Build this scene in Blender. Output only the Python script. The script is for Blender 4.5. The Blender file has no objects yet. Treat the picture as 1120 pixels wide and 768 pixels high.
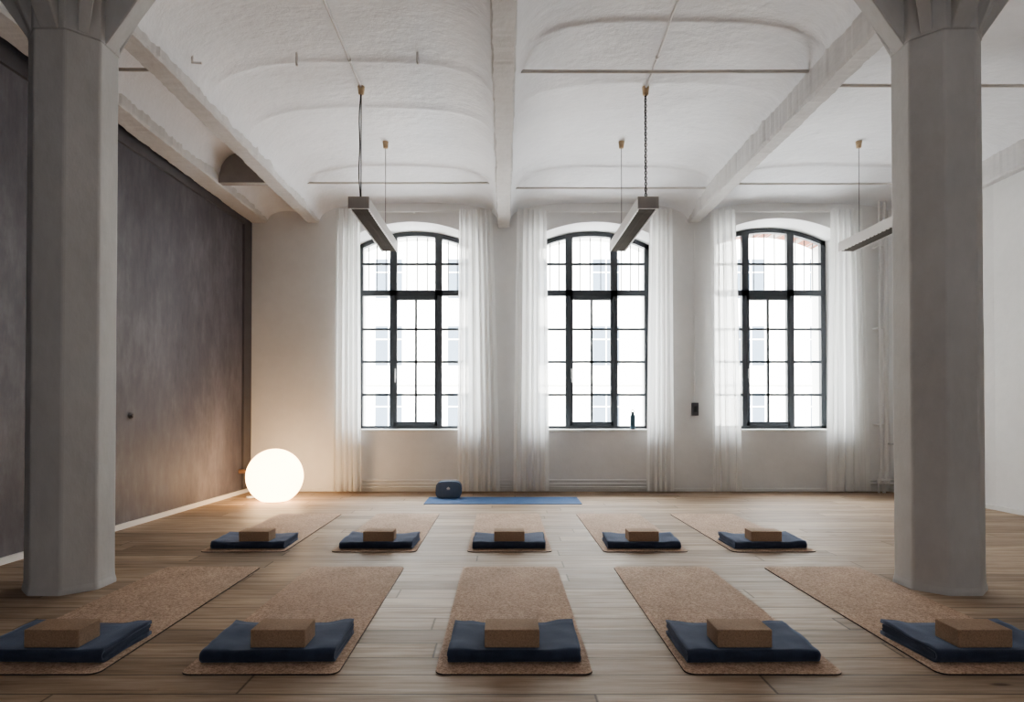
import bpy, bmesh, math, random
from mathutils import Vector, noise, Matrix
random.seed(7)
C = bpy.context.scene.collection
PI = math.pi
EYE = 1.10
YW = 8.70          # inner face of the window wall

# ------------------------------------------------------------------ materials
def mat(name):
    m = bpy.data.materials.new(name); m.use_nodes = True
    nt = m.node_tree
    return m, nt, nt.nodes['Principled BSDF']
def N(nt, typ, **kw):
    n = nt.nodes.new(typ)
    for k, v in kw.items():
        if k.startswith('_'): setattr(n, k[1:], v)
        else: n.inputs[k.replace('__', ' ')].default_value = v
    return n
def L(nt, a, b): nt.links.new(a, b)
def ramp(nt, fac, stops):
    r = nt.nodes.new('ShaderNodeValToRGB')
    el = r.color_ramp.elements
    while len(el) < len(stops): el.new(0.5)
    for e, (p, c) in zip(el, stops):
        e.position = p; e.color = (c[0], c[1], c[2], 1)
    L(nt, fac, r.inputs[0]); return r.outputs[0]
def pos(nt, scale=(1, 1, 1), obj=False, rot=(0, 0, 0)):
    if obj:
        g = N(nt, 'ShaderNodeTexCoord').outputs['Object']
    else:
        g = N(nt, 'ShaderNodeNewGeometry').outputs['Position']
    m = N(nt, 'ShaderNodeMapping', Scale=scale, Rotation=rot)
    L(nt, g, m.inputs[0]); return m.outputs[0]
def math_(nt, op, a, b=None, c=None):
    n = nt.nodes.new('ShaderNodeMath'); n.operation = op
    for i, v in enumerate((a, b, c)):
        if v is None: continue
        if isinstance(v, (int, float)): n.inputs[i].default_value = v
        else: L(nt, v, n.inputs[i])
    return n.outputs[0]
def noise_(nt, vec, scale, detail=4, rough=.55):
    n = N(nt, 'ShaderNodeTexNoise', Scale=scale, Detail=detail, Roughness=rough)
    L(nt, vec, n.inputs['Vector']); return n.outputs[0]
def bump(nt, b, h, strength, dist=.01):
    n = N(nt, 'ShaderNodeBump', Strength=strength, Distance=dist)
    L(nt, h, n.inputs['Height']); L(nt, n.outputs[0], b.inputs['Normal'])
def mixc(nt, fac, a, b, mode='MIX'):
    n = nt.nodes.new('ShaderNodeMix'); n.data_type = 'RGBA'; n.blend_type = mode
    for s, v in ((n.inputs[0], fac), (n.inputs[6], a), (n.inputs[7], b)):
        if isinstance(v, (int, float)): s.default_value = v
        elif isinstance(v, tuple): s.default_value = (*v, 1)
        else: L(nt, v, s)
    return n.outputs[2]

def simple(name, col, rough=.6, metal=0, bscale=0, bstr=0, vary=0, vscale=6):
    m, nt, b = mat(name)
    b.inputs['Roughness'].default_value = rough; b.inputs['Metallic'].default_value = metal
    p = pos(nt, obj=True)
    c2 = tuple(x * (1 - vary) for x in col)
    L(nt, ramp(nt, noise_(nt, p, vscale), [(.3, c2), (.7, col)]), b.inputs['Base Color'])
    if bstr: bump(nt, b, noise_(nt, p, bscale), bstr)
    return m

def plaster(name, c1, c2, big=1.2, bstr=.5, stretch=(1, 1, 1), rough=.75, dist=.02, cracks=True):
    m, nt, b = mat(name)
    b.inputs['Roughness'].default_value = rough
    p = pos(nt, stretch)
    n1 = noise_(nt, p, big, 6, .6); n2 = noise_(nt, p, big * 9, 5, .6)
    s = math_(nt, 'ADD', math_(nt, 'MULTIPLY', n1, .7), math_(nt, 'MULTIPLY', n2, .3))
    col = ramp(nt, s, [(.35, c1), (.65, c2)])
    if cracks:
        spk = noise_(nt, pos(nt, (3, 9, 9)), 2.2, 3, .7)
        k = ramp(nt, spk, [(.24, (.62, .60, .57)), (.29, (1, 1, 1))])
        col = mixc(nt, .6, col, k, 'MULTIPLY')
    L(nt, col, b.inputs['Base Color'])
    h = math_(nt, 'ADD', n1, math_(nt, 'MULTIPLY', n2, .35))
    bump(nt, b, h, bstr, dist)
    return m

M = {}
M['wall'] = plaster('white_plaster', (.69, .685, .68), (.76, .755, .75), 1.0, .35, cracks=False)
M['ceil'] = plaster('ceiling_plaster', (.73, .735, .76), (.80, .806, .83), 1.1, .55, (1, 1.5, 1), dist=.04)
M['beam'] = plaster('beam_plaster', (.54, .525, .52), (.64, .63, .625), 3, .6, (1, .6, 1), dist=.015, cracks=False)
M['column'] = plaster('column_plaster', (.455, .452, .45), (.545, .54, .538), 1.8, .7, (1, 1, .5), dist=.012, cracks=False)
M['infill'] = plaster('grey_infill', (.33, .31, .30), (.39, .37, .36), 3, .4, cracks=False)

# dark limewashed wall
m, nt, b = mat('dark_wall_paint'); b.inputs['Roughness'].default_value = .62
p = pos(nt, (1, 1, .45)); n1 = noise_(nt, p, 1.1, 7, .62); n2 = noise_(nt, pos(nt, (1, 3, .8)), 5, 6, .65)
n3 = noise_(nt, pos(nt, (1, 1, .6)), 2.6, 8, .7)
s = math_(nt, 'ADD', math_(nt, 'MULTIPLY', n1, .5), math_(nt, 'ADD', math_(nt, 'MULTIPLY', n2, .2), math_(nt, 'MULTIPLY', n3, .3)))
L(nt, ramp(nt, s, [(.40, (.082, .076, .090)), (.50, (.118, .110, .127)), (.60, (.178, .168, .187))]), b.inputs['Base Color'])
bump(nt, b, s, .5, .02); M['dark'] = m
M['dark_trim'] = simple('dark_trim_paint', (.105, .097, .106), .55, vary=.2, bscale=8, bstr=.2)

# oak floor
m, nt, b = mat('oak_planks')
g = N(nt, 'ShaderNodeNewGeometry'); sx = nt.nodes.new('ShaderNodeSeparateXYZ'); L(nt, g.outputs['Position'], sx.inputs[0])
PW, PLN = .182, 2.1
yr = math_(nt, 'DIVIDE', math_(nt, 'ADD', sx.outputs[1], .055), PW)
row = math_(nt, 'FLOOR', yr); fy = math_(nt, 'FRACT', yr)
wn = nt.nodes.new('ShaderNodeTexWhiteNoise'); wn.noise_dimensions = '1D'; L(nt, row, wn.inputs['W'])
xr = math_(nt, 'ADD', math_(nt, 'DIVIDE', sx.outputs[0], PLN), math_(nt, 'MULTIPLY', wn.outputs[0], 7.3))
colx = math_(nt, 'FLOOR', xr); fx = math_(nt, 'FRACT', xr)
cb = nt.nodes.new('ShaderNodeCombineXYZ'); L(nt, row, cb.inputs[0]); L(nt, colx, cb.inputs[1])
wn2 = nt.nodes.new('ShaderNodeTexWhiteNoise'); wn2.noise_dimensions = '3D'; L(nt, cb.outputs[0], wn2.inputs['Vector'])
# grain with per-board offset
off = nt.nodes.new('ShaderNodeVectorMath'); off.operation = 'MULTIPLY_ADD'
L(nt, wn2.outputs['Color'], off.inputs[0]); off.inputs[1].default_value = (9, 9, 9); L(nt, g.outputs['Position'], off.inputs[2])
mp = N(nt, 'ShaderNodeMapping', Scale=(1.2, 15, 1)); L(nt, off.outputs[0], mp.inputs[0])
gr = noise_(nt, mp.outputs[0], 1.6, 8, .62)
mp2 = N(nt, 'ShaderNodeMapping', Scale=(4, 90, 1)); L(nt, off.outputs[0], mp2.inputs[0])
gr2 = noise_(nt, mp2.outputs[0], 1.5, 3, .5)
gs = math_(nt, 'ADD', math_(nt, 'MULTIPLY', gr, .75), math_(nt, 'MULTIPLY', gr2, .25))
c = ramp(nt, gs, [(.32, (.215, .150, .100)), (.47, (.345, .252, .175)), (.64, (.46, .35, .255))])
tint = ramp(nt, wn2.outputs[0], [(0, (.68, .66, .65)), (.5, (.92, .90, .89)), (1, (1.12, 1.12, 1.12))])
c = mixc(nt, 1.0, c, tint, 'MULTIPLY')
vk = N(nt, 'ShaderNodeTexVoronoi', Scale=1.0); mp3 = N(nt, 'ShaderNodeMapping', Scale=(1.3, 4.2, 1)); L(nt, off.outputs[0], mp3.inputs[0]); L(nt, mp3.outputs[0], vk.inputs['Vector'])
knot = ramp(nt, vk.outputs['Distance'], [(.035, (.25, .18, .14)), (.075, (1, 1, 1))])
c = mixc(nt, .9, c, knot, 'MULTIPLY')
ey = math_(nt, 'MINIMUM', fy, math_(nt, 'SUBTRACT', 1, fy)); ex = math_(nt, 'MINIMUM', fx, math_(nt, 'SUBTRACT', 1, fx))
e = math_(nt, 'MINIMUM', math_(nt, 'MULTIPLY', ey, PW), math_(nt, 'MULTIPLY', ex, PLN))
seam = ramp(nt, e, [(.0018, (.16, .13, .11)), (.0062, (1, 1, 1))])
c = mixc(nt, .85, c, seam, 'MULTIPLY')
L(nt, c, b.inputs['Base Color'])
L(nt, ramp(nt, gs, [(.3, (.60,) * 3), (.7, (.46,) * 3)]), b.inputs['Roughness'])
hh = math_(nt, 'ADD', math_(nt, 'MULTIPLY', gs, .3), seam)
b.inputs['Specular IOR Level'].default_value = .32
bump(nt, b, hh, .4, .002); M['floor'] = m

# cork
def cork(name, c1, c2, c3, sc=55):
    m, nt, b = mat(name); b.inputs['Roughness'].default_value = .82
    p = pos(nt, obj=True)
    n1 = noise_(nt, p, sc, 5, .7); n2 = noise_(nt, p, 5, 3)
    v = N(nt, 'ShaderNodeTexVoronoi', Scale=sc * 2.2); L(nt, p, v.inputs['Vector'])
    s = math_(nt, 'ADD', math_(nt, 'MULTIPLY', n1, .72), math_(nt, 'MULTIPLY', v.outputs['Distance'], .3))
    c = ramp(nt, s, [(.36, c1), (.50, c2), (.68, c3)])
    c = mixc(nt, 1, c, ramp(nt, n2, [(.3, (.88, .87, .86)), (.7, (1.06, 1.05, 1.05))]), 'MULTIPLY')
    L(nt, c, b.inputs['Base Color']); bump(nt, b, n1, .3, .003); return m
M['cork_mat'] = cork('cork_sheet', (.25, .165, .115), (.45, .315, .228), (.60, .445, .335))
M['cork_block'] = cork('cork_block', (.25, .165, .11), (.34, .23, .155), (.41, .285, .20), 110)
M['rubber'] = simple('dark_rubber', (.035, .028, .026), .8)
# navy blanket
m, nt, b = mat('navy_wool'); b.inputs['Roughness'].default_value = .9
p = pos(nt, obj=True); n1 = noise_(nt, p, 9, 5); n2 = noise_(nt, p, 260, 2)
L(nt, ramp(nt, math_(nt, 'ADD', math_(nt, 'MULTIPLY', n1, .7), math_(nt, 'MULTIPLY', n2, .3)), [(.35, (.015, .022, .044)), (.7, (.040, .053, .092))]), b.inputs['Base Color'])
b.inputs['Sheen Weight'].default_value = .35; b.inputs['Sheen Tint'].default_value = (.5, .6, .85, 1); b.inputs['Sheen Roughness'].default_value = .5
bump(nt, b, math_(nt, 'ADD', n1, math_(nt, 'MULTIPLY', n2, .3)), .35, .006); M['navy'] = m
M['blue_mat'] = simple('blue_foam', (.05, .11, .24), .85, bscale=120, bstr=.15, vary=.15)
M['bolster'] = simple('slate_blue_canvas', (.15, .19, .25), .85, bscale=160, bstr=.2, vary=.2)
M['emblem'] = simple('white_print', (.75, .73, .70), .7)
M['frame'] = simple('anthracite_steel', (.05, .056, .064), .45, vary=.15)
M['chrome'] = simple('brushed_steel', (.45, .45, .45), .3, 1)
M['white_paint'] = simple('white_gloss_paint', (.74, .735, .72), .4, vary=.05)
M['rod'] = simple('rod_paint', (.66, .63, .60), .6, vary=.15)
M['lamp_metal'] = simple('pendant_enamel', (.62, .60, .59), .4, vary=.04)
M['lamp_end'] = simple('pendant_end_cap', (.37, .34, .32), .5, vary=.1)
M['louvre'] = simple('louvre_metal', (.11, .098, .088), .95, vary=.1)
M['wood_cup'] = simple('pale_wood_cup', (.58, .43, .27), .55, vary=.25, vscale=40)
M['cable'] = simple('black_cable', (.03, .03, .03), .6)
M['wire'] = simple('steel_wire', (.14, .14, .14), .5)
M['brass'] = simple('old_brass', (.42, .26, .17), .45, .4, vary=.3, vscale=50)
M['bottle'] = simple('teal_steel', (.03, .06, .075), .35, .3)
M['switch'] = simple('grey_plastic', (.10, .10, .11), .5)
M['facade'] = plaster('facade_render', (.80, .78, .74), (.88, .86, .82), .5, .1, cracks=False)
M['facade_glass'] = simple('facade_glazing', (.12, .15, .19), .2)
M['street'] = simple('pale_paving', (.55, .55, .54), .9)

# brick reveal
m, nt, b = mat('red_brick'); b.inputs['Roughness'].default_value = .85
p = pos(nt, rot=(PI / 2, 0, 0))
bt = N(nt, 'ShaderNodeTexBrick', Scale=1.0); L(nt, p, bt.inputs[0])
bt.inputs['Color1'].default_value = (.34, .12, .07, 1); bt.inputs['Color2'].default_value = (.27, .09, .05, 1); bt.inputs['Mortar'].default_value = (.4, .34, .3, 1)
bt.inputs['Brick Width'].default_value = .12; bt.inputs['Row Height'].default_value = .07; bt.inputs['Mortar Size'].default_value = .006
L(nt, bt.outputs[0], b.inputs['Base Color']); M['brick'] = m
# thin glass
m = bpy.data.materials.new('window_glass'); m.use_nodes = True; nt = m.node_tree
nt.nodes.remove(nt.nodes['Principled BSDF']); out = nt.nodes['Material Output']
tr = N(nt, 'ShaderNodeBsdfTransparent', Color=(.97, .985, .98, 1)); gl = N(nt, 'ShaderNodeBsdfGlossy', Roughness=.03)
fr = N(nt, 'ShaderNodeFresnel', IOR=1.45); mx = nt.nodes.new('ShaderNodeMixShader')
L(nt, fr.outputs[0], mx.inputs[0]); L(nt, tr.outputs[0], mx.inputs[1]); L(nt, gl.outputs[0], mx.inputs[2]); L(nt, mx.outputs[0], out.inputs[0])
M['glass'] = m
# sheer curtain
m = bpy.data.materials.new('sheer_voile'); m.use_nodes = True; nt = m.node_tree
nt.nodes.remove(nt.nodes['Principled BSDF']); out = nt.nodes['Material Output']
df = N(nt, 'ShaderNodeBsdfDiffuse', Color=(.90, .90, .89, 1)); tl = N(nt, 'ShaderNodeBsdfTranslucent', Color=(.93, .93, .92, 1)); tr = N(nt, 'ShaderNodeBsdfTransparent')
m1 = nt.nodes.new('ShaderNodeMixShader'); m1.inputs[0].default_value = .5; L(nt, df.outputs[0], m1.inputs[1]); L(nt, tl.outputs[0], m1.inputs[2])
p = pos(nt, (25, 25, .6)); f = ramp(nt, noise_(nt, p, 1, 2), [(.3, (.10,) * 3), (.7, (.20,) * 3)])
m2 = nt.nodes.new('ShaderNodeMixShader'); L(nt, f, m2.inputs[0]); L(nt, m1.outputs[0], m2.inputs[1]); L(nt, tr.outputs[0], m2.inputs[2]); L(nt, m2.outputs[0], out.inputs[0])
M['voile'] = m
# globe glow
m, nt, b = mat('opal_glow'); b.inputs['Base Color'].default_value = (.9, .86, .8, 1); b.inputs['Roughness'].default_value = .35
lw = N(nt, 'ShaderNodeLayerWeight', Blend=.35)
L(nt, ramp(nt, lw.outputs['Facing'], [(0, (1, .70, .40)), (.75, (1, .62, .32)), (1, (1, .50, .22))]), b.inputs['Emission Color'])
b.inputs['Emission Strength'].default_value = 5.0; M['globe'] = m

# ------------------------------------------------------------------ mesh helpers
def link(name, bm, m, parent=None, smooth=False, loc=None, rz=0, mats=None):
    me = bpy.data.meshes.new(name); bm.normal_update(); bm.to_mesh(me); bm.free()
    for mm in (mats or [m]): me.materials.append(mm)
    if smooth:
        for p_ in me.polygons: p_.use_smooth = True
    o = bpy.data.objects.new(name, me); C.objects.link(o)
    if parent: o.parent = parent
    if loc: o.location = loc
    o.rotation_euler.z = rz
    return o
def tag(o, label, cat, group=None, kind=None):
    o['label'] = label; o['category'] = cat
    if group: o['group'] = group
    if kind: o['kind'] = kind
    return o
def empty(name, loc=(0, 0, 0), rz=0, label=None, cat=None, group=None, kind=None):
    o = bpy.data.objects.new(name, None); C.objects.link(o); o.location = loc; o.rotation_euler.z = rz
    o.empty_display_size = .1
    if label: tag(o, label, cat, group, kind)
    elif kind: o['kind'] = kind
    return o
def struct(o): o['kind'] = 'structure'; return o
def box(bm, a, b_, bev=0, seg=2):
    x0, y0, z0 = a; x1, y1, z1 = b_
    mtx = Matrix.Translation(((x0 + x1) / 2, (y0 + y1) / 2, (z0 + z1) / 2)) @ Matrix.Diagonal((abs(x1 - x0), abs(y1 - y0), abs(z1 - z0), 1))
    r = bmesh.ops.create_cube(bm, size=1, matrix=mtx)
    if bev:
        es = set(e for v in r['verts'] for e in v.link_edges)
        bmesh.ops.bevel(bm, geom=list(es), offset=bev, segments=seg, affect='EDGES', profile=.5)
def tube(bm, pts, r, seg=8, cap=True):
    pts = [Vector(p_) for p_ in pts]; rings = []
    for i, p_ in enumerate(pts):
        t = (pts[min(i + 1, len(pts) - 1)] - pts[max(i - 1, 0)]).normalized()
        up = Vector((0, 0, 1)) if abs(t.z) < .9 else Vector((0, 1, 0))
        u = t.cross(up).normalized(); v = u.cross(t)
        rr = r[i] if isinstance(r, (list, tuple)) else r
        rings.append([bm.verts.new(p_ + (u * math.cos(2 * PI * k / seg) + v * math.sin(2 * PI * k / seg)) * rr) for k in range(seg)])
    for a, b_ in zip(rings, rings[1:]):
        for k in range(seg): bm.faces.new((a[k], a[(k + 1) % seg], b_[(k + 1) % seg], b_[k]))
    if cap: bm.faces.new(rings[0][::-1]); bm.faces.new(rings[-1])
def lathe(bm, prof, seg=24, c=(0, 0, 0)):
    rings = [[bm.verts.new((c[0] + r * math.cos(2 * PI * k / seg), c[1] + r * math.sin(2 * PI * k / seg), c[2] + z)) for k in range(seg)] for r, z in prof]
    for a, b_ in zip(rings, rings[1:]):
        for k in range(seg): bm.faces.new((a[k], a[(k + 1) % seg], b_[(k + 1) % seg], b_[k]))
    bm.faces.new(rings[0][::-1]); bm.faces.new(rings[-1])
def prism(bm, poly, axis_fn, d0, d1):
    a = [bm.verts.new(axis_fn(p_, d0)) for p_ in poly]; b_ = [bm.verts.new(axis_fn(p_, d1)) for p_ in poly]
    n = len(poly)
    for i in range(n): bm.faces.new((a[i], a[(i + 1) % n], b_[(i + 1) % n], b_[i]))
    bm.faces.new(a[::-1]); bm.faces.new(b_)
def recalc(bm): bmesh.ops.recalc_face_normals(bm, faces=bm.faces[:])
def grid(bm, rows):
    vs = [[bm.verts.new(p_) for p_ in r] for r in rows]
    for a, b_ in zip(vs, vs[1:]):
        for i in range(len(a) - 1): bm.faces.new((a[i], a[i + 1], b_[i + 1], b_[i]))

# ------------------------------------------------------------------ room shell
LW = [(-3.60, -4.2), (-3.59, 4.5), (-3.46, YW)]           # left wall line (x, y)
RW = [(5.46, -4.2), (5.45, 7.1), (5.24, YW)]
def lwx(y):
    return -3.60 if y < 4.5 else -3.59 + (y - 4.5) / (YW - 4.5) * .13
HT = 4.35
bm = bmesh.new(); box(bm, (-4.2, -4.4, -.12), (6.2, 9.1, 0)); struct(link('floor', bm, M['floor']))
bm = bmesh.new()
prism(bm, LW + [(-4.1, YW), (-4.1, -4.2)], lambda p_, d: (p_[0], p_[1], d), 0, HT); recalc(bm)
struct(link('wall_left', bm, M['dark']))
bm = bmesh.new()
prism(bm, RW + [(6.0, YW), (6.0, -4.2)], lambda p_, d: (p_[0], p_[1], d), 0, HT); recalc(bm)
struct(link('wall_right', bm, M['wall']))
bm = bmesh.new(); box(bm, (-4.1, -4.4, 0), (6.0, -4.2, HT)); struct(link('wall_rear', bm, M['wall']))
# raised dark border on the left wall: along the top and down by the window wall
def off(y, d): return lwx(y) + d
bm = bmesh.new()
for (ya, yb, za, zb) in ((-4.1, 4.5, 3.575, 3.70), (4.5, YW - .005, 3.575, 3.70), (8.47, YW - .005, .06, 3.575)):
    prism(bm, [(off(ya, -.01), ya), (off(yb, -.01), yb), (off(yb, .028), yb), (off(ya, .028), ya)], lambda p_, d: (p_[0], p_[1], d), za, zb)
recalc(bm); struct(link('trim_1', bm, M['dark_trim']))
bm = bmesh.new()
for ya, yb in ((-4.1, 4.5), (4.5, YW - .005)):
    prism(bm, [(off(ya, -.01), ya), (off(yb, -.01), yb), (off(yb, .022), yb), (off(ya, .022), ya)], lambda p_, d: (p_[0], p_[1], d), 0, .05)
recalc(bm); struct(link('baseboard_left', bm, M['white_paint']))
bm = bmesh.new()
for (xa, ya), (xb, yb) in zip(RW, RW[1:]):
    prism(bm, [(xa + .01, ya), (xb + .01, yb), (xb - .025, yb - .0), (xa - .025, ya)], lambda p_, d: (p_[0], p_[1], d), 0, .05)
recalc(bm); struct(link('baseboard_right', bm, M['white_paint']))

# window wall with arched openings
WX = [-1.25, 1.25, 3.76]; WTOP = [0, 0, .05]
SILL = .835; W1 = .90; W2 = .815; R_ = 1.82; TOPW = 3.673; TOPF = 3.645; YG = 9.12
def arch(xc, w, top, n=20):
    return [(xc + w * (2 * i / n - 1), top - (R_ - math.sqrt(R_ * R_ - (w * (2 * i / n - 1)) ** 2))) for i in range(n + 1)]
bm = bmesh.new()
def q(a, b_, c_, d, mi=0):
    f_ = bm.faces.new([bm.verts.new(v) for v in (a, b_, c_, d)]); f_.material_index = mi
def rect(x0, x1, z0, z1, y): q((x0, y, z0), (x1, y, z0), (x1, y, z1), (x0, y, z1))
xs = [-4.1]
for xc in WX: xs += [xc - W1, xc + W1]
xs.append(6.0)
for i in range(0, len(xs), 2): rect(xs[i], xs[i + 1], 0, HT, YW)
for xc, dt in zip(WX, WTOP):
    rect(xc - W1, xc + W1, 0, SILL - .0, YW)
    A = arch(xc, W1, TOPW + dt); B = arch(xc, W2, TOPF + dt)
    for i in range(len(A) - 1):
        (xa, za), (xb, zb) = A[i], A[i + 1]
        q((xa, YW, za), (xb, YW, zb), (xb, YW, HT), (xa, YW, HT))
        (xc_, zc), (xd, zd) = B[i], B[i + 1]
        q((xa, YW, za), (xb, YW, zb), (xd, YG + .05, zd), (xc_, YG + .05, zc))
    for s in (-1, 1):
        za = A[0][1]; zb = B[0][1]
        q((xc + s * W1, YW, SILL), (xc + s * W2, YG + .05, SILL), (xc + s * W2, YG + .05, zb), (xc + s * W1, YW, za))
    q((xc - W1, YW, SILL), (xc + W1, YW, SILL), (xc + W2, YG + .05, SILL), (xc - W2, YG + .05, SILL))
bmesh.ops.remove_doubles(bm, verts=bm.verts[:], dist=.0005); recalc(bm)
struct(link('wall_back', bm, M['wall']))
# outer brick leaf
bm = bmesh.new(); YO0, YO1, W3 = 9.18, 9.42, .775
xs = [-4.4]
for xc in WX: xs += [xc - W3, xc + W3]
xs.append(6.6)
for yy in (YO0, YO1):
    for i in range(0, len(xs), 2): rect(xs[i], xs[i + 1], -4, 6, yy)
    for xc, dt in zip(WX, WTOP):
        rect(xc - W3, xc + W3, -4, SILL - .03, yy)
        A = arch(xc, W3, TOPF + dt - .045)
        for i in range(len(A) - 1):
            (xa, za), (xb, zb) = A[i], A[i + 1]
            mi = 1 if xc > 3 else 0
            q((xa, yy, za), (xb, yy, zb), (xb, yy, 6), (xa, yy, 6), mi)
            if yy == YO0: q((xa, YO0, za), (xb, YO0, zb), (xb, YO1, zb), (xa, YO1, za), mi)
for xc, dt in zip(WX, WTOP):
    z1 = arch(xc, W3, TOPF + dt - .045)[0][1]
    for s in (-1, 1): q((xc + s * W3, YO0, SILL - .03), (xc + s * W3, YO1, SILL - .03), (xc + s * W3, YO1, z1), (xc + s * W3, YO0, z1))
    q((xc - W3, YO0, SILL - .03), (xc + W3, YO0, SILL - .03), (xc + W3, YO1, SILL - .03), (xc - W3, YO1, SILL - .03))
recalc(bm); struct(link('wall_outer', bm, None, mats=[M['facade'], M['brick']]))

# windows
def bar_x(bm, x, z0, z1, w, y0, y1): box(bm, (x - w / 2, y0, z0), (x + w / 2, y1, z1))
def bar_z(bm, z, x0, x1, h, y0, y1): box(bm, (x0, y0, z - h / 2), (x1, y1, z + h / 2))
for wi, (xc, dt) in enumerate(zip(WX, WTOP)):
    root = empty('window_%d' % (wi + 1), (xc, YG, SILL), kind='structure')
    top = TOPF + dt - SILL; w = W2 + .003
    def ztop(x, inset=0):
        Rr = R_ - inset; return top - inset - (Rr - math.sqrt(max(Rr * Rr - x * x, 0)))
    # outer frame: jambs, bottom rail and arched head in one mesh
    bm = bmesh.new(); fw = .065
    for s in (-1, 1):
        box(bm, (s * w, -.03, 0), (s * (w - fw), .04, ztop(w) + .01))
    box(bm, (-w, -.03, 0), (w, .04, .045))
    n = 28; rows = []
    for i in range(n + 1):
        x = w * (2 * i / n - 1); zt = ztop(x); zb = ztop(x, .06)
        rows.append([(x, -.03, zt), (x, .04, zt), (x, .04, zb), (x, -.03, zb), (x, -.03, zt)])
    grid(bm, rows)
    TR = 2.77 - SILL; MX = .275
    for x in (-MX - .045, MX + .045): box(bm, (x - .05, -.035, 0), (x + .05, .035, ztop(x) - .02))
    box(bm, (-w, -.035, TR - .04), (w, .035, TR + .04))
    recalc(bm); link('frame', bm, M['frame'], root)
    # casement in the middle
    z0, z1 = .045, TR - .04
    bm = bmesh.new()
    CX = MX + .035
    for s in (-1, 1): box(bm, (s * CX, -.045, z0), (s * (CX - .044), .01, z1), .004, 1)
    box(bm, (-CX, -.045, z0), (CX, .01, z0 + .06), .004, 1); box(bm, (-CX, -.045, z1 - .06), (CX, .01, z1), .004, 1)
    gh = (z1 - z0) / 1
    for fz in (.255, .5, .76): pass
    zr = [1.925 - SILL - .0, 0, 0]
    ZR = [EYE + (449 - yy) / 76.8 - SILL for yy in (360.3, 396, 432)]
    for z in ZR: bar_z(bm, z, -MX + .0, MX - .0, .032, -.03, .0)
    bar_x(bm, 0, z0 + .05, z1 - .05, .032, -.03, .0)
    recalc(bm); cas = link('casement', bm, M['frame'], root)
    bm = bmesh.new(); box(bm, (-CX + .012, -.068, .72), (-CX + .032, -.045, .86), .004, 1); box(bm, (-CX + .015, -.085, .66), (-CX + .029, -.065, .84), .005, 2)
    link('handle', bm, M['chrome'], cas)
    bm = bmesh.new()
    for s in (-1, 1):
        for z in ZR: bar_z(bm, z, s * (MX + .06), s * (w - fw + .01), .034, -.025, .01)
    zt0 = EYE + (449 - 288.8) / 76.8 - SILL
    bar_z(bm, zt0, -MX, MX, .034, -.02, .01)
    for s in (-1, 1): bar_z(bm, zt0, s * (MX + .06), s * (w - fw + .01), .034, -.025, .01)
    link('glazing_bar', bm, M['frame'], root)
    bm = bmesh.new()
    for x in (-.70, -.58, -.45, -.15, 0, .15, .45, .58, .70):
        tube(bm, [(x, .10, TR + .02), (x, .10, ztop(x) - .05)], .008, 6)
    tube(bm, [(-.78, .10, TR + .06), (.78, .10, TR + .06)], .008, 6)
    link('grille', bm, M['wire'], root)
    bm = bmesh.new()
    pts = [(-w, 0, .02), (w, 0, .02)] + [(w * (1 - 2 * i / n), 0, ztop(w * (1 - 2 * i / n), .03)) for i in range(n + 1)]
    bm.faces.new([bm.verts.new(p_) for p_ in pts]); link('pane', bm, M['glass'], root)
    bm = bmesh.new(); box(bm, (-W1 + .0, YW - YG - .012, -.03), (W1, -.03, .006), .004, 1)
    link('sill', bm, M['white_paint'], root)

# ceiling vaults
BAYS = [(-3.22, -2.69), (-2.51, -.085), (.085, 2.51), (2.67, 5.38)]
KINK = [[(7.7, 2.94), (5.2, 2.93)], [(7.73, 2.968), (7.70, 2.98), (6.22, 2.966), (6.20, 2.970), (5.42, 2.978), (5.40, 2.983), (4.6, 3.0)], [(7.75, 2.968), (7.72, 2.98), (5.75, 2.965), (4.98, 3.055), (4.95, 3.072), (4.2, 3.09)], [(7.73, 2.968), (7.70, 2.98), (5.4, 2.97), (4.7, 3.01)]]
def crown(bi, y):
    ks = [(YW, 2.83)] + KINK[bi]
    if bi == 0: ks = [(YW, 2.72), (7.7, 2.92), (5.2, 2.93)]
    for (ya, ha), (yb, hb) in zip(ks, ks[1:]):
        if y >= yb:
            t = (y - yb) / (ya - yb)
            if ya == YW: t = t ** 1.05
            return hb + (ha - hb) * t
    return ks[-1][1]
def ceil_z(bi, x, y):
    x0, x1 = BAYS[bi]; u = abs((x - (x0 + x1) / 2) / ((x1 - x0) / 2)); u = min(u, 1)
    cr = crown(bi, y); t = (x - x0) / (x1 - x0)
    sa, sb = ((2.60, 2.60), (2.60, 2.60), (2.60, 2.76), (2.68, 2.70))[bi]
    spr = sa + (sb - sa) * t
    if y > 7.7: spr -= (spr - 2.565) * ((y - 7.7) / 1.0) ** 1.5
    pw = 3.4 if bi else 2.2
    return EYE + spr + (cr - spr) * (1 - u ** pw) ** (1 / 2.3)
bm = bmesh.new()
for bi, (x0, x1) in enumerate(BAYS):
    nx = 40 if bi else 16; ys = []
    y = -4.2
    while y < YW - .001:
        ys.append(y); y += .1
    ys += [YW, YW + .03]; ys += [k[0] for k in KINK[bi]] + [k[0] + .02 for k in KINK[bi]]; ys = sorted(set(round(v, 4) for v in ys))
    rows = []
    for y in ys:
        r = []
        for i in range(nx + 1):
            u = -math.cos(PI * i / nx); x = (x0 + x1) / 2 + u * (x1 - x0) / 2
            z = ceil_z(bi, x, min(y, YW))
            z += .010 * noise.noise((x * 1.5, y * 2.0, bi * 7)) + .004 * noise.noise((x * 5, y * 7, 3))
            for ky, _ in KINK[bi]:
                if abs(y - ky - .01) < .011: z += -.003
            r.append((x, y, z))
        r[0] = (x0 - .03, y, r[0][2]); r[-1] = (x1 + .03, y, r[-1][2]); rows.append(r)
    grid(bm, rows)
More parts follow.
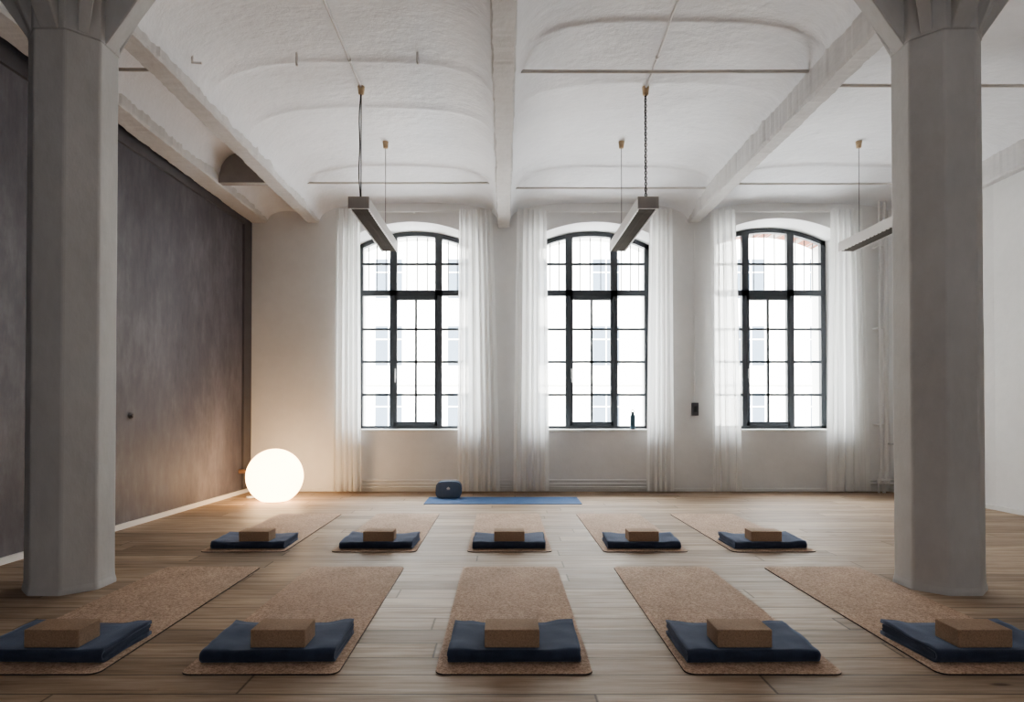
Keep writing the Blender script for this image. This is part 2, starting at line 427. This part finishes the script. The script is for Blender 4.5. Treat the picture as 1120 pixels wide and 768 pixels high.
for f_ in bm.faces: f_.smooth = True
box(bm, (-4.2, -4.4, 4.32), (6.2, 9.2, 4.5))
struct(link('ceiling', bm, M['ceil']))

# longitudinal beams
def beam(x0, x1, zb, label, zt=4.32, jag=.011):
    bm = bmesh.new(); rows = []; n = 420
    for i in range(n + 1):
        y = -4.15 + (YW + .0 + 4.15) * i / n
        def j(k): return jag * noise.noise((y * 3.1, k * 5.7, x0)) + jag * .7 * noise.noise((y * 11, k * 3.3, x0)) + jag * .7 * noise.noise((y * 27, k * 2.3, x0))
        rows.append([(x0 + j(1), y, zt), (x0 + j(1), y, zb + .02 + j(2) * .3), (x0 + .012 + j(2), y, zb + j(3) * .35), (x1 - .012 + j(5), y, zb + j(3) * .35), (x1 + j(4), y, zb + .02 + j(6) * .3), (x1 + j(4), y, zt)])
    grid(bm, rows); recalc(bm)
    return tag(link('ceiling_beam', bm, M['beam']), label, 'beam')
beam(-3.46, -3.22, 3.66, 'rough white plastered ceiling beam directly above the dark left wall')
beam(-2.69, -2.51, 3.66, 'white ceiling beam running over the left octagonal column')
beam(-.085, .085, 3.59, 'narrow white ceiling beam in the middle between the two pendant lights')
beam(2.51, 2.67, 3.66, 'white ceiling beam running over the right octagonal column')
beam(5.35, 5.52, 3.62, 'white ceiling beam flush along the top of the white right wall')

# infill board closing the narrow left vault
bm = bmesh.new()
pts = [(-3.23, 3.675), (-2.68, 3.675)] + [(-2.68 - .55 * i / 14, ceil_z(0, -2.68 - .55 * i / 14, 7.25) - .003) for i in range(15)]
prism(bm, pts, lambda p_, d: (p_[0], d, p_[1]), 7.20, 7.30); recalc(bm)
tag(link('vault_infill', bm, M['infill']), 'grey brown arched infill closing the narrow vault beside the left wall', 'infill panel')

# tie rods
def rod(x0, x1, y, h, label, r=.013):
    bm = bmesh.new(); tube(bm, [(x0, y, h + EYE), ((x0 + x1) / 2, y, h + EYE - .004), (x1, y, h + EYE)], r, 8)
    tag(link('tie_rod', bm, M['rod'], smooth=True), label, 'tie rod', 'iron tie rods crossing the ceiling vaults')
rod(-2.53, -.07, 7.84, 2.80, 'grey tie rod crossing the vault above the left window')
rod(.07, 2.53, 7.92, 2.765, 'grey tie rod crossing the vault above the middle window')
rod(2.65, 5.38, 7.84, 2.79, 'grey tie rod crossing the vault above the right window')
rod(.06, 2.53, 5.24, 2.795, 'nearer grey tie rod across the middle right vault, close to the camera', .015)
rod(2.65, 5.38, 5.45, 2.785, 'nearer grey tie rod passing behind the right column', .015)
rod(-3.24, -2.67, 5.20, 2.79, 'short grey tie rod in the narrow vault right of the left column', .015)

# hooks left in the ceiling
def hook(px, py, z, lab, bent):
    ln = .045 if bent else .08
    for _ in range(400):          # slide along the sight line until the stub just reaches the vault
        X = (px - 551) / 700 * z; Z = EYE + (449 - py) / 700 * z
        if X < -2.47: z -= .01; continue
        d_ = ceil_z(1, X, z) - Z
        if abs(d_ - ln) < .008: break
        z += .004 if d_ > ln else -.004
    bm = bmesh.new()
    zc = ceil_z(1, X, z)
    p_ = [(X, z, zc + .02), (X, z, Z)] + ([(X + .075, z, Z - .004)] if bent else [(X + .004, z, Z - .02)])
    tube(bm, p_, .010, 7); tag(link('ceiling_hook', bm, M['rod']), lab, 'hook')
hook(208, 66, 4.9, 'small bent iron hook in the ceiling right of the left column', True)
hook(323, 67, 5.3, 'straight iron stub in the ceiling left of the left pendant cord', False)
hook(456, 65, 5.3, 'iron stub in the ceiling between left pendant and middle beam', False)

# ------------------------------------------------------------------ columns
def column(xc, yc, label):
    root = empty('column', (xc, yc, 0), label=label, cat='column')
    a = .226; bm = bmesh.new(); rows = []
    hs = [0, .02, .045, .07, .10] + [.10 + (3.39 - .10) * i / 44 for i in range(1, 45)]
    fl = {0: .010, .02: .009, .045: .002, .07: .0}
    Rr = a / math.cos(PI / 8)
    for z in hs:
        r = []
        for k in range(8):
            aa = PI / 8 + k * PI / 4; bb = PI / 8 + (k + 1) * PI / 4
            for t in (0, .06, .5, .94):
                x = (math.cos(aa) * (1 - t) + math.cos(bb) * t) * (Rr + fl.get(z, 0)); y = (math.sin(aa) * (1 - t) + math.sin(bb) * t) * (Rr + fl.get(z, 0))
                if t == 0: x *= .988; y *= .988
                jj = 1 + .004 * noise.noise((x * 4 + xc, y * 4, z * 2)) + (.006 * noise.noise((x * 9 + xc, y * 9, z * 11)) if t in (0, .06, .94) else 0)
                r.append((x * jj, y * jj, z))
        r.append(r[0]); rows.append(r)
    grid(bm, rows); bmesh.ops.remove_doubles(bm, verts=bm.verts[:], dist=.0002); recalc(bm)
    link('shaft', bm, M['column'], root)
    # capital: octagonal core, four wide brackets, four slim ribs
    bm = bmesh.new(); zr = 3.392
    core = [((a + .004) / math.cos(PI / 8) * math.cos(PI / 8 + k * PI / 4), (a + .004) / math.cos(PI / 8) * math.sin(PI / 8 + k * PI / 4)) for k in range(8)]
    prism(bm, core, lambda p_, d: (p_[0], p_[1], d), zr, 4.2)
    for k in range(8):
        ang = k * PI / 4; ca, sa = math.cos(ang), math.sin(ang)
        wd = .056 if k % 2 == 0 else .03
        wt = wd + .006 if k % 2 == 0 else .045
        run = .50 if k % 2 == 0 else .30
        r0 = a - .03
        st = zr if k % 2 == 0 else zr + .01
        pr = [(r0, st, wd), (a + .004, st, wd), (a + run * .45, st + .31, wt), (a + run, st + .68, wt), (a + run, 4.25, wt), (r0, 4.25, wd)]
        A = [bm.verts.new((ca * r - sa * ww, sa * r + ca * ww, z)) for r, z, ww in pr]
        B = [bm.verts.new((ca * r + sa * ww, sa * r - ca * ww, z)) for r, z, ww in pr]
        for i in range(6): bm.faces.new((A[i], A[(i + 1) % 6], B[(i + 1) % 6], B[i]))
        bm.faces.new(A[::-1]); bm.faces.new(B)
    recalc(bm)
    bmesh.ops.bevel(bm, geom=bm.edges[:], offset=.006, segments=1, affect='EDGES')
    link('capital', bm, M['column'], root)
column(-2.728, 4.04, 'white octagonal plastered column on the left, near the dark wall')
column(2.740, 4.04, 'white octagonal plastered column on the right, beside the last front mat')

# ------------------------------------------------------------------ curtains
def curtain(t0, t1, b0, b1, label, nf, seed, yb=8.56):
    rnd = random.Random(seed); s = yb / 700
    T0, T1, B0, B1 = [(v - 551) * s for v in (t0, t1, b0, b1)]
    zt, zb = EYE + 221 * s, .022
    ph = [rnd.uniform(0, 6.28) for _ in range(4)]; n = 110; rows = []
    for j in range(41):
        t = j / 40; z = zt + (zb - zt) * t; r = []
        for i in range(n + 1):
            u = i / n
            xl = T0 + (B0 - T0) * t ** .8; xr = T1 + (B1 - T1) * t ** .8
            uu = u + .025 * math.sin(u * 9 + ph[0]) * (1 + .3 * t)
            x = xl + (xr - xl) * u + .012 * math.sin(2 * PI * nf * uu * 2 + ph[1])
            amp = .022 + .016 * t
            y = amp * math.sin(2 * PI * nf * uu + ph[2] + .5 * math.sin(t * 2.2 + ph[3])) + .006 * math.sin(2 * PI * (nf * 1.6) * uu + ph[3] + t)
            if t < .02: y += .006 * math.sin(2 * PI * nf * 4 * uu)
            r.append((x, yb + y, z + (.008 * math.sin(2 * PI * nf * uu) if j == 0 else 0)))
        rows.append(r)
    bm = bmesh.new(); grid(bm, rows)
    o = tag(link('sheer_curtain', bm, M['voile'], smooth=True), label, 'curtain', 'sheer curtains at the windows'); return o
curtain(367, 394, 365, 396, 'sheer white curtain on the left side of the left window', 5, 1)
curtain(503, 537, 501, 546, 'sheer white curtain on the right side of the left window', 6, 2)
curtain(567, 597, 562, 600, 'sheer white curtain on the left side of the middle window', 5, 3)
curtain(711, 737, 706, 738, 'sheer white curtain on the right side of the middle window, by the bottle', 5, 4)
curtain(778, 805, 779, 812, 'sheer white curtain on the left side of the right window', 4, 5)
curtain(911, 943, 905, 950, 'sheer white curtain on the right side of the right window', 6, 6)
for (a_, b__, w_) in ((366, 538, 'left'), (566, 738, 'middle'), (777, 944, 'right')):
    s = 8.60 / 700; bm = bmesh.new(); zz = EYE + 219.5 * s
    box(bm, ((a_ - 551) * s, 8.618, zz - .012), ((b__ - 551) * s, 8.64, zz + .012), .003, 1)
    for t in (.04, .5, .96):
        x = ((a_ + (b__ - a_) * t) - 551) * s; box(bm, (x - .012, 8.63, zz - .008), (x + .012, YW + .005, zz + .008))
    tag(link('curtain_rail', bm, M['white_paint']), 'thin white curtain rail above the %s window' % w_, 'curtain rail')

# ------------------------------------------------------------------ pipes and baseboards along the window wall
bm = bmesh.new(); box(bm, (-3.45, YW - .018, 0), (5.24, YW + .01, .045), .004, 1); struct(link('baseboard_back', bm, M['white_paint']))
for h, l in ((.155, 'uppermost'), (.105, 'middle'), (.062, 'lowest')):
    bm = bmesh.new(); tube(bm, [(-2.28, YW - .005, h), (-2.26, YW - .04, h), (2.27, YW - .04, h), (2.29, YW - .005, h)], .013, 8)
    tag(link('heating_pipe', bm, M['wall'], smooth=True), '%s of three white pipes along the foot of the window wall' % l, 'pipe', 'pipes at the foot of the window wall')
for h, l in ((.165, 'upper'), (.115, 'lower')):
    bm = bmesh.new(); tube(bm, [(4.65, YW - .04, h), (5.14, YW - .04, h), (5.20, YW - .12, h), (5.33, 7.6, h)], .014, 8)
    tag(link('heating_pipe', bm, M['white_paint'], smooth=True), '%s white pipe turning the corner behind the right column' % l, 'pipe', 'pipes in the right corner')
for x, r, l in ((5.04, .014, 'left'), (5.11, .021, 'right')):
    bm = bmesh.new(); tube(bm, [(x, YW - .14, 3.98), (x, YW - .14, .30), (x - .02, YW - .14, .2), (x - .03, YW - .14, .1), (x - .03, YW - .14, 0)], r, 10)
    for z in (.9, 2.2, 3.3): box(bm, (x - r - .008, YW - .15, z), (x + r + .008, YW + .0, z + .02))
    o = tag(link('riser_pipe', bm, M['white_paint'], smooth=False), '%s of two white vertical pipes in the far right corner' % l, 'pipe')
    bm = bmesh.new(); box(bm, (x - .06, YW - .21, .13), (x - .01, YW - .15, .18), .008); tube(bm, [(x - .035, YW - .18, .155), (x - .035, YW - .27, .175)], .012, 8)
    link('valve', bm, M['white_paint'], o)
bm = bmesh.new(); tube(bm, [(5.13, YW - .15, .655), (5.17, YW - .22, .655)], .012, 8); lathe(bm, [(.02, -.01), (.024, 0), (.02, .01)], 12, (5.18, YW - .23, .655))
tag(link('pipe_tap', bm, M['chrome']), 'small metal bleed tap on the right vertical pipe', 'tap')

# switch box with its conduit, right of the middle window
root = empty('switch_box', (2.592, YW, 1.03), label='dark grey switch box on the wall between middle and right windows', cat='switch')
bm = bmesh.new(); box(bm, (-.042, -.055, 0), (.042, .0, .175), .006); link('housing', bm, M['switch'], root)
bm = bmesh.new(); box(bm, (-.022, -.062, .05), (.022, -.05, .125), .004); link('rocker', bm, M['frame'], root)
bm = bmesh.new(); tube(bm, [(0, -.012, .17), (0, -.012, 2.55)], .007, 8); link('conduit', bm, M['white_paint'], root)

# ------------------------------------------------------------------ pendant lights
HP = EYE + 1.82
def pendant(xc, label, cab):
    y0, y1 = 5.74, 7.32; w = .092; h = .105
    root = empty('pendant_light', (xc, y0, HP), label=label, cat='pendant light', group='linear pendant lights under the vaults')
    Ln = y1 - y0
    bm = bmesh.new()
    # inverted trough with angled flanges
    prof = [(-w, h), (w, h), (w, .0), (w - .012, .0), (w - .020, .030), (w - .025, .055), (-w + .025, .055), (-w + .020, .030), (-w + .012, 0), (-w, 0)]
    prism(bm, prof, lambda p_, d: (p_[0], d, p_[1]), .012, Ln); recalc(bm); link('housing', bm, M['lamp_metal'], root)
    bm = bmesh.new(); box(bm, (-w - .003, 0, -.002), (w + .003, .014, h + .002), .002, 1); link('end_cap', bm, M['lamp_end'], root)
    bm = bmesh.new()
    n = 46
    for i in range(n):
        y = .03 + (Ln - .05) * i / (n - 1); box(bm, (-w + .018, y, .004), (w - .018, y + .016, .040))
    box(bm, (-.004, .02, .006), (.004, Ln - .01, .040))
    link('louvre', bm, M['louvre'], root)
    for s_ in (-1, 1):       # added white teeth standing in for the lit dashes between louvre blades
        poly = [(.03, .004), (Ln - .01, .004)]; yy = Ln - .01
        while yy > .08:
            poly += [(yy, -.005), (yy - .035, -.005), (yy - .035, .001), (yy - .07, .001)]; yy -= .07
        poly = [(a_, b_) for a_, b_ in poly if a_ > .03 or b_ == .004]
        bm = bmesh.new(); prism(bm, poly, lambda p_, d: (d, p_[0], p_[1]), s_ * (w - .014), s_ * (w - .004)); recalc(bm)
        link('louvre_lit_dashes', bm, M['white_paint'], root)
    bi = 1 if xc < 0 else (2 if xc < 2.6 else 3)
    for yy, dark in ((5.84, True), (7.05, False)):
        zc = ceil_z(bi, xc, yy) - HP
        bm = bmesh.new(); lathe(bm, [(.012, -.075), (.026, -.07), (.030, -.03), (.034, .0), (.034, .012)], 16, (0, yy - y0, zc))
        link('ceiling_cup', bm, M['wood_cup'], root, smooth=True)
        bm = bmesh.new()
        if dark:
            n = 60; pts = []; pts2 = []
            for i in range(n + 1):
                t = i / n; z = h + (zc - .06 - h) * t
                if cab == 'twist':
                    pts.append((.008 * math.cos(t * 60), yy - y0 + .008 * math.sin(t * 60), z)); pts2.append((-.008 * math.cos(t * 60), yy - y0 - .008 * math.sin(t * 60), z))
                else:
                    pts.append((0, yy - y0, z)); pts2.append((-.016 * math.sin(PI * t) * (1 + .5 * math.sin(t * 9)) - .004, yy - y0, z))
            tube(bm, pts, .005, 6); tube(bm, pts2, .0055, 6)
            link('cable', bm, M['cable'], root)
        else:
            tube(bm, [(0, yy - y0, h), (0, yy - y0, zc - .06)], .0035, 6); link('cable', bm, M['wire'], root)
    return root
pendant(-1.308, 'long grey white pendant light in front of the left window', 'loose')
pendant(1.302, 'long grey white pendant light in front of the middle window', 'twist')
pendant(3.93, 'long white pendant light partly hidden behind the right column', 'loose')
for xc, bi, l in ((-1.308, 1, 'left'), (1.302, 2, 'middle')):
    bm = bmesh.new(); pts = [(xc, 5.84 - .15 * i, ceil_z(bi, xc, 5.84 - .15 * i) - .012) for i in range(60)]
    tube(bm, pts, .011, 8)
    for i in range(3, 60, 8): tube(bm, [(xc, pts[i][1] - .02, pts[i][2]), (xc, pts[i][1] + .02, pts[i][2])], .016, 8)
    tag(link('ceiling_conduit', bm, M['lamp_metal'], smooth=True), 'white cable conduit along the vault leading to the %s pendant light' % l, 'conduit')

# ------------------------------------------------------------------ mats, blankets, blocks
ORD = ['first', 'second', 'third', 'fourth', 'fifth']
def mat_mesh(name, wd, ln, th, m_top, m_edge, rad=.045):
    bm = bmesh.new(); pts = []
    for cx, cy, a0 in ((wd / 2 - rad, ln - rad, 0), (-wd / 2 + rad, ln - rad, 90), (-wd / 2 + rad, rad, 180), (wd / 2 - rad, rad, 270)):
        for k in range(7):
            a = math.radians(a0 + 15 * k); pts.append((cx + rad * math.cos(a), cy + rad * math.sin(a)))
    prism(bm, pts, lambda p_, d: (p_[0], p_[1], d), 0, th); recalc(bm)
    for f_ in bm.faces:
        f_.material_index = 0 if f_.calc_center_median().z > th * .9 else 1
    return link(name, bm, None, mats=[m_top, m_edge])
def blanket_mesh(seed, W=.575, D=.385):
    rnd = random.Random(seed); bm = bmesh.new(); T = .058
    lift = rnd.uniform(.004, .014); skew = rnd.uniform(-.012, .012)
    def layer(zb, zt, y0, y1, inset, wrap):
        # closed loop profile in yz, swept along x
        n = 34
        th = zt - zb
        if wrap:      # U round the front: outer cloth
            t_ = .013; prof = []
            R0 = th / 2; cy = y0 + R0; cz = (zb + zt) / 2
            K = 10
            prof += [(y1, zt)] + [(y1 - (y1 - cy) * i / 8, zt) for i in range(1, 9)]
            prof += [(cy - R0 * math.sin(PI * k / K), cz + R0 * math.cos(PI * k / K)) for k in range(1, K)]
            prof += [(cy + (y1 - cy) * i / 8, zb) for i in range(9)]
            r2 = R0 - t_
            prof += [(y1, zb + t_)] + [(y1 - (y1 - cy) * i / 8, zb + t_) for i in range(1, 9)]
            prof += [(cy - r2 * math.sin(PI * k / K), cz - r2 * math.cos(PI * k / K)) for k in range(1, K)]
            prof += [(cy + (y1 - cy) * i / 8, zt - t_) for i in range(9)]
        else:
            R0 = th / 2 * .98; cz = (zb + zt) / 2; prof = []
            for i in range(9): prof.append((y1 - R0 + 0 - (y1 - y0 - 2 * R0) * i / 8, zt))
            for k in range(1, 8): prof.append((y0 + R0 - R0 * math.sin(PI * k / 8), cz + R0 * math.cos(PI * k / 8)))
            for i in range(9): prof.append((y0 + R0 + (y1 - y0 - 2 * R0) * i / 8, zb))
            for k in range(1, 8): prof.append((y1 - R0 + R0 * math.sin(PI * k / 8), cz - R0 * math.cos(PI * k / 8)))
        rings = []
        for i in range(n + 1):
            u = i / n; x = -W / 2 + inset + (W - 2 * inset) * u
            e = min(u, 1 - u) * 2
            ring = []
            for (y, z) in prof:
                ex = 1 if 0 < i < n else 1 - .0
                v = (y - 0) / D
                zz = z
                hgt = z / T
                f = min(max((abs(u - .5) - .24) / .16, 0), 1); f = f * f * (3 - 2 * f)
                zz -= hgt * .006 * (1 - f) * (1 if v > .06 else .5)
                zz += hgt * f * (lift * (abs(2 * u - 1) ** 2) * max(v, 0) ** 1.2)
                zz += hgt * (.04 + .96 * f) * (.008 * noise.noise((x * 6 + seed, y * 9, 0)) + .005 * noise.noise((x * 15, y * 20 + seed, 5)))
                yy = y + .004 * noise.noise((x * 6, seed, z * 30)) + skew * (u - .5)
                xx = x + (.005 * noise.noise((seed, y * 8, z * 60)) + skew * (v - .5)) 
                ring.append(bm.verts.new((xx, yy, max(zz, .0))))
            rings.append(ring)
        m_ = len(prof)
        for a, b_ in zip(rings, rings[1:]):
            for k in range(m_): bm.faces.new((a[k], a[(k + 1) % m_], b_[(k + 1) % m_], b_[k]))
        for rg in (rings[0], rings[-1]):
            if wrap:
                h_ = m_ // 2
                for k in range(h_ - 1): bm.faces.new((rg[k], rg[k + 1], rg[m_ - 2 - k], rg[m_ - 1 - k]))
            else: bm.faces.new(rg)
    layer(.0005, T, 0, D - .004, .0, True)
    layer(.0145, .0285, .020, D - rnd.uniform(0, .02), rnd.uniform(.001, .006), False)
    layer(.0290, .0440, .022, D - rnd.uniform(.0, .02), rnd.uniform(.0, .004), False)
    recalc(bm)
    for f_ in bm.faces: f_.smooth = len(f_.verts) == 4
    me_o = link('folded_blanket', bm, M['navy']); return me_o
def block_mesh():
    bm = bmesh.new(); box(bm, (-.12, 0, 0), (.12, .152, .079), .0045, 3)
    return link('cork_yoga_block', bm, M['cork_block'])

matp = blkp = None
rows = [
 ('front', 2.668, [-2.02, -1.02, .043, 1.088, 2.14], [.2, .15, 0, -.25, -.1], 2.770, [-2.02, -1.019, .047, 1.083, 2.15], [-1.5, 1.0, 0, .5, 2.0], 2.812, [-1.98, -.989, .036, 1.055, 2.108], [0, 0, 0, 0, .5]),
 ('back', 4.970, [-2.03, -1.012, .045, 1.105, 2.105], [.4, -.1, 0, .3, .6], 5.050, [-2.02, -1.006, .043, 1.11, 2.107], [1, -1, 0, -1, 1.5], 5.082, [-1.98, -.994, .044, 1.11, 2.083], [0, 1, 0, 0, -1])]
for ri, (rn, ym, mx_, mr, yb_, bx_, br, yk, kx, kr) in enumerate(rows):
    for i in range(5):
        if matp is None: o = matp = mat_mesh('yoga_mat', .66, 1.83, .006, M['cork_mat'], M['rubber'])
        else: o = matp.copy(); C.objects.link(o)
        o.location = (mx_[i], ym, .0005); o.rotation_euler.z = math.radians(mr[i])
        where = '%s from the left in the %s row' % (ORD[i], rn)
        tag(o, 'brown speckled cork yoga mat, ' + where, 'yoga mat', 'cork mats laid out in two rows')
        bl = blanket_mesh(11 + ri * 5 + i); bl.location = (bx_[i], yb_, .0068); bl.rotation_euler.z = math.radians(br[i])
        tag(bl, 'folded navy blue blanket on the cork mat, ' + where, 'blanket', 'folded blankets on the cork mats')
        if blkp is None: k = blkp = block_mesh()
        else: k = blkp.copy(); C.objects.link(k)
        k.location = (kx[i], yk, .0612); k.rotation_euler.z = math.radians(kr[i])
        tag(k, 'brown cork yoga block on a folded blanket, ' + where, 'yoga block', 'cork blocks on the blankets')

# teacher's place
bm = mat_mesh('yoga_mat', .60, 1.86, .006, M['blue_mat'], M['bolster'], .012)
bm.location = (.92, 7.80, .0005); bm.rotation_euler.z = math.radians(90)
tag(bm, 'blue yoga mat lying crosswise in front of the windows', 'yoga mat')
root = empty('meditation_cushion', (-.690, 7.98, .0065), label='slate blue rounded meditation cushion on the blue mat', cat='cushion')
bm = bmesh.new()
hw, hd, hh_ = .158, .085, .205; pr = []
def sup(t, a, b_, e): 
    c_, s_ = math.cos(t), math.sin(t); return (a * math.copysign(abs(c_) ** e, c_), b_ * math.copysign(abs(s_) ** e, s_))
prof = []
for k in range(40):
    x, z = sup(2 * PI * k / 40, hw, hh_ / 2, .45); z += hh_ / 2
    if z > hh_ * .5: x *= 1 - .10 * ((z - hh_ * .5) / (hh_ * .5)) ** 2
    prof.append((x, z))
rings = []
for sc_, y in ((.80, 0), (.92, .004), (.985, .014), (1, .03), (1, .085), (1, .14), (.985, .156), (.92, .166), (.80, .17)):
    rings.append([bm.verts.new((x * sc_, y, hh_ / 2 + (z - hh_ / 2) * sc_ + (hh_ / 2) * (sc_ - 1) * .0)) for x, z in prof])
for a, b_ in zip(rings, rings[1:]):
    for k in range(40): bm.faces.new((a[k], a[(k + 1) % 40], b_[(k + 1) % 40], b_[k]))
bm.faces.new(rings[0]); bm.faces.new(rings[-1][::-1]); recalc(bm)
link('body', bm, M['bolster'], root, smooth=True)
for y in (.012, .158):
    bm = bmesh.new(); tube(bm, [(x * .99, y, hh_ / 2 + (z - hh_ / 2) * .99) for x, z in prof + prof[:1]], .0035, 6); link('piping', bm, M['blue_mat'], root, smooth=True)
bm = bmesh.new()   # small lotus print
for ang in (-60, -30, 0, 30, 60):
    a = math.radians(ang); l_ = .032 if ang == 0 else .027; pts = []
    for k in range(12):
        t = 2 * PI * k / 12; u = (1 - math.cos(t)) / 2 * l_; v = .0065 * math.sin(t)
        pts.append((u * math.sin(a) + v * math.cos(a), -.0035 - .0003 * (abs(ang) // 30), .112 + u * math.cos(a) - v * math.sin(a)))
    bm.faces.new([bm.verts.new(p_) for p_ in pts])
box(bm, (-.02, -.004, .104), (.02, -.002, .108)); link('emblem', bm, M['emblem'], root)

# globe lamp
gz, gr_ = 7.73, .331
root = empty('globe_lamp', (-2.76, gz, 0), label='large glowing white globe lamp on the floor in the left corner', cat='lamp')
bm = bmesh.new(); prof = [(.13, .012)]
for k in range(1, 33):
    a = -PI / 2 + math.asin(.13 / gr_) + (PI - math.asin(.13 / gr_)) * k / 32
    prof.append((max(gr_ * math.cos(a), .0008), gr_ * .925 + gr_ * math.sin(a)))
lathe(bm, prof, 48); recalc(bm); link('shade', bm, M['globe'], root, smooth=True)
bm = bmesh.new(); lathe(bm, [(.125, 0), (.13, .004), (.13, .012), (.12, .013)], 32); link('base', bm, M['white_paint'], root)
bm = bmesh.new(); tube(bm, [(-.12, .03, .006), (-.24, .16, .006), (-.36, .28, .006), (-.43, .33, .006), (-.52, .45, .006)], .004, 6); c_o = link('cord', bm, M['white_paint'], root)
bm = bmesh.new(); lathe(bm, [(.045, .0), (.05, .006), (.045, .018), (.02, .024)], 20, (-.43, .33, 0)); link('foot_switch', bm, M['white_paint'], c_o, smooth=True)
# wall fittings
root = empty('wall_outlet', (off(8.5, .028), 8.40, .30), label='small brass coloured pipe fitting on the dark wall beside the globe lamp', cat='pipe fitting')
bm = bmesh.new(); tube(bm, [(-.03, 0, 0), (.035, 0, 0)], .03, 10); link('flange', bm, M['brass'], root)
bm = bmesh.new(); tube(bm, [(.03, 0, 0), (.09, 0, .004)], .018, 10); box(bm, (.085, -.028, -.025), (.115, .028, .033), .006); link('cap', bm, M['brass'], root)
kx_ = lwx(6.07); bm = bmesh.new()
tube(bm, [(kx_ - .01, 6.07, 1.05), (kx_ + .006, 6.07, 1.05), (kx_ + .008, 6.07, 1.05), (kx_ + .014, 6.07, 1.05), (kx_ + .02, 6.07, 1.05), (kx_ + .028, 6.07, 1.05)], [.030, .030, .014, .014, .022, .014], 14)
tag(link('wall_hook', bm, M['dark_trim'], smooth=True), 'small round dark hook on the dark left wall', 'hook')

# bottle on the sill
root = empty('water_bottle', (1.785, 8.86, SILL + .006), label='slim dark teal steel water bottle on the middle window sill', cat='bottle')
bm = bmesh.new(); lathe(bm, [(.028, 0), (.033, .004), (.034, .02), (.034, .175), (.031, .19), (.020, .203), (.018, .215)], 24); link('body', bm, M['bottle'], root, smooth=True)
bm = bmesh.new(); lathe(bm, [(.021, .213), (.022, .216), (.022, .236), (.018, .240)], 20)
tube(bm, [(.020 * math.cos(PI * k / 8), 0, .238 + .030 * math.sin(PI * k / 8)) for k in range(9)], .006, 8); link('loop_cap', bm, M['frame'], root, smooth=True)

# ------------------------------------------------------------------ outside: building across the yard
YB = 30
root = empty('building', (0, YB, -4), label='pale sunlit apartment building seen through the three windows', cat='building')
bm = bmesh.new(); box(bm, (-22, 0, 0), (30, 6, 17)); link('wall', bm, M['facade'], root)
for r_ in range(5):
    for c_ in range(14):
        x = -20 + 3.4 * c_ + 1.0; z = .9 + r_ * 3.15
        if not (-9 < x < 18): continue
        bm = bmesh.new(); box(bm, (x - .62, -.03, z), (x + .62, .02, z + 1.85)); wq = link('window', bm, M['facade_glass'], root)
        bm = bmesh.new()
        box(bm, (x - .68, -.06, z - .07), (x + .68, -.0, z)); box(bm, (x - .03, -.05, z), (x + .03, -.02, z + 1.85)); box(bm, (x - .62, -.05, z + 1.2), (x + .62, -.02, z + 1.26))
        link('casement', bm, M['facade'], wq)
bm = bmesh.new(); box(bm, (-22, -.12, 6.3), (30, .0, 6.55)); box(bm, (-22, -.3, 16.7), (30, 0, 17.1)); link('cornice', bm, M['facade'], root)
bm = bmesh.new(); box(bm, (-40, 9.5, -4.2), (50, 60, -4)); struct(link('ground', bm, M['street']))

# ------------------------------------------------------------------ lights
w = bpy.data.worlds.new('World'); bpy.context.scene.world = w; w.use_nodes = True
bg = w.node_tree.nodes['Background']; bg.inputs[0].default_value = (.86, .93, 1, 1); bg.inputs[1].default_value = 4.0
def lamp(name, typ, loc, rot, energy, col=(1, 1, 1), **kw):
    l = bpy.data.lights.new(name, typ); l.energy = energy; l.color = col
    for k, v in kw.items(): setattr(l, k, v)
    o = bpy.data.objects.new(name, l); C.objects.link(o); o.location = loc; o.rotation_euler = rot; return o
lamp('sun', 'SUN', (0, -10, 30), (math.radians(52), 0, math.radians(-12)), 15, (1, .96, .90), angle=.02)
for xc in WX:
    o = lamp('window_portal', 'AREA', (xc, 9.45, 2.25), (math.radians(-90), 0, 0), 1, shape='RECTANGLE', size=1.62, size_y=2.9)
    o.data.cycles.is_portal = True
# added softbox lamp high over the yard, strengthens the light through the windows
lamp('yard_softbox', 'AREA', (1.0, 15.5, 10.5), (math.radians(-52), 0, 0), 4600, (.93, .97, 1), shape='RECTANGLE', size=16, size_y=6)
lamp('low_yard_fill', 'AREA', (1.0, 13.0, -1.2), (math.radians(-118), 0, 0), 850, (.97, .98, 1), shape='RECTANGLE', size=14, size_y=3)  # added lamp below sill level, throws light up onto the ceiling
# added fill lamp behind the camera, in place of daylight from the rear
lamp('rear_fill', 'AREA', (.8, -3.6, 2.4), (math.radians(82), 0, 0), 30, (.97, .985, 1), shape='RECTANGLE', size=7, size_y=2.4)

# ------------------------------------------------------------------ camera
cam = bpy.data.cameras.new('camera'); co = bpy.data.objects.new('camera', cam); C.objects.link(co)
F = 700; PITCH = math.radians(.7)
cam.sensor_width = 36; cam.lens = F / 1120 * 36
cam.shift_x = 9 / 1120; cam.shift_y = (65 - F * math.tan(PITCH)) / 1120
cam.clip_start = .05; cam.clip_end = 300
co.location = (0, 0, EYE); co.rotation_euler = (PI / 2 + PITCH, 0, 0)
sc = bpy.context.scene; sc.camera = co
sc.view_settings.view_transform = 'AgX'
sc.view_settings.look = 'AgX - Medium High Contrast'
sc.view_settings.exposure = 1.08
sc.cycles.use_denoising = True
sc.cycles.max_bounces = 10; sc.cycles.diffuse_bounces = 6; sc.cycles.transparent_max_bounces = 12
sc.cycles.sample_clamp_indirect = 8; sc.cycles.caustics_reflective = False
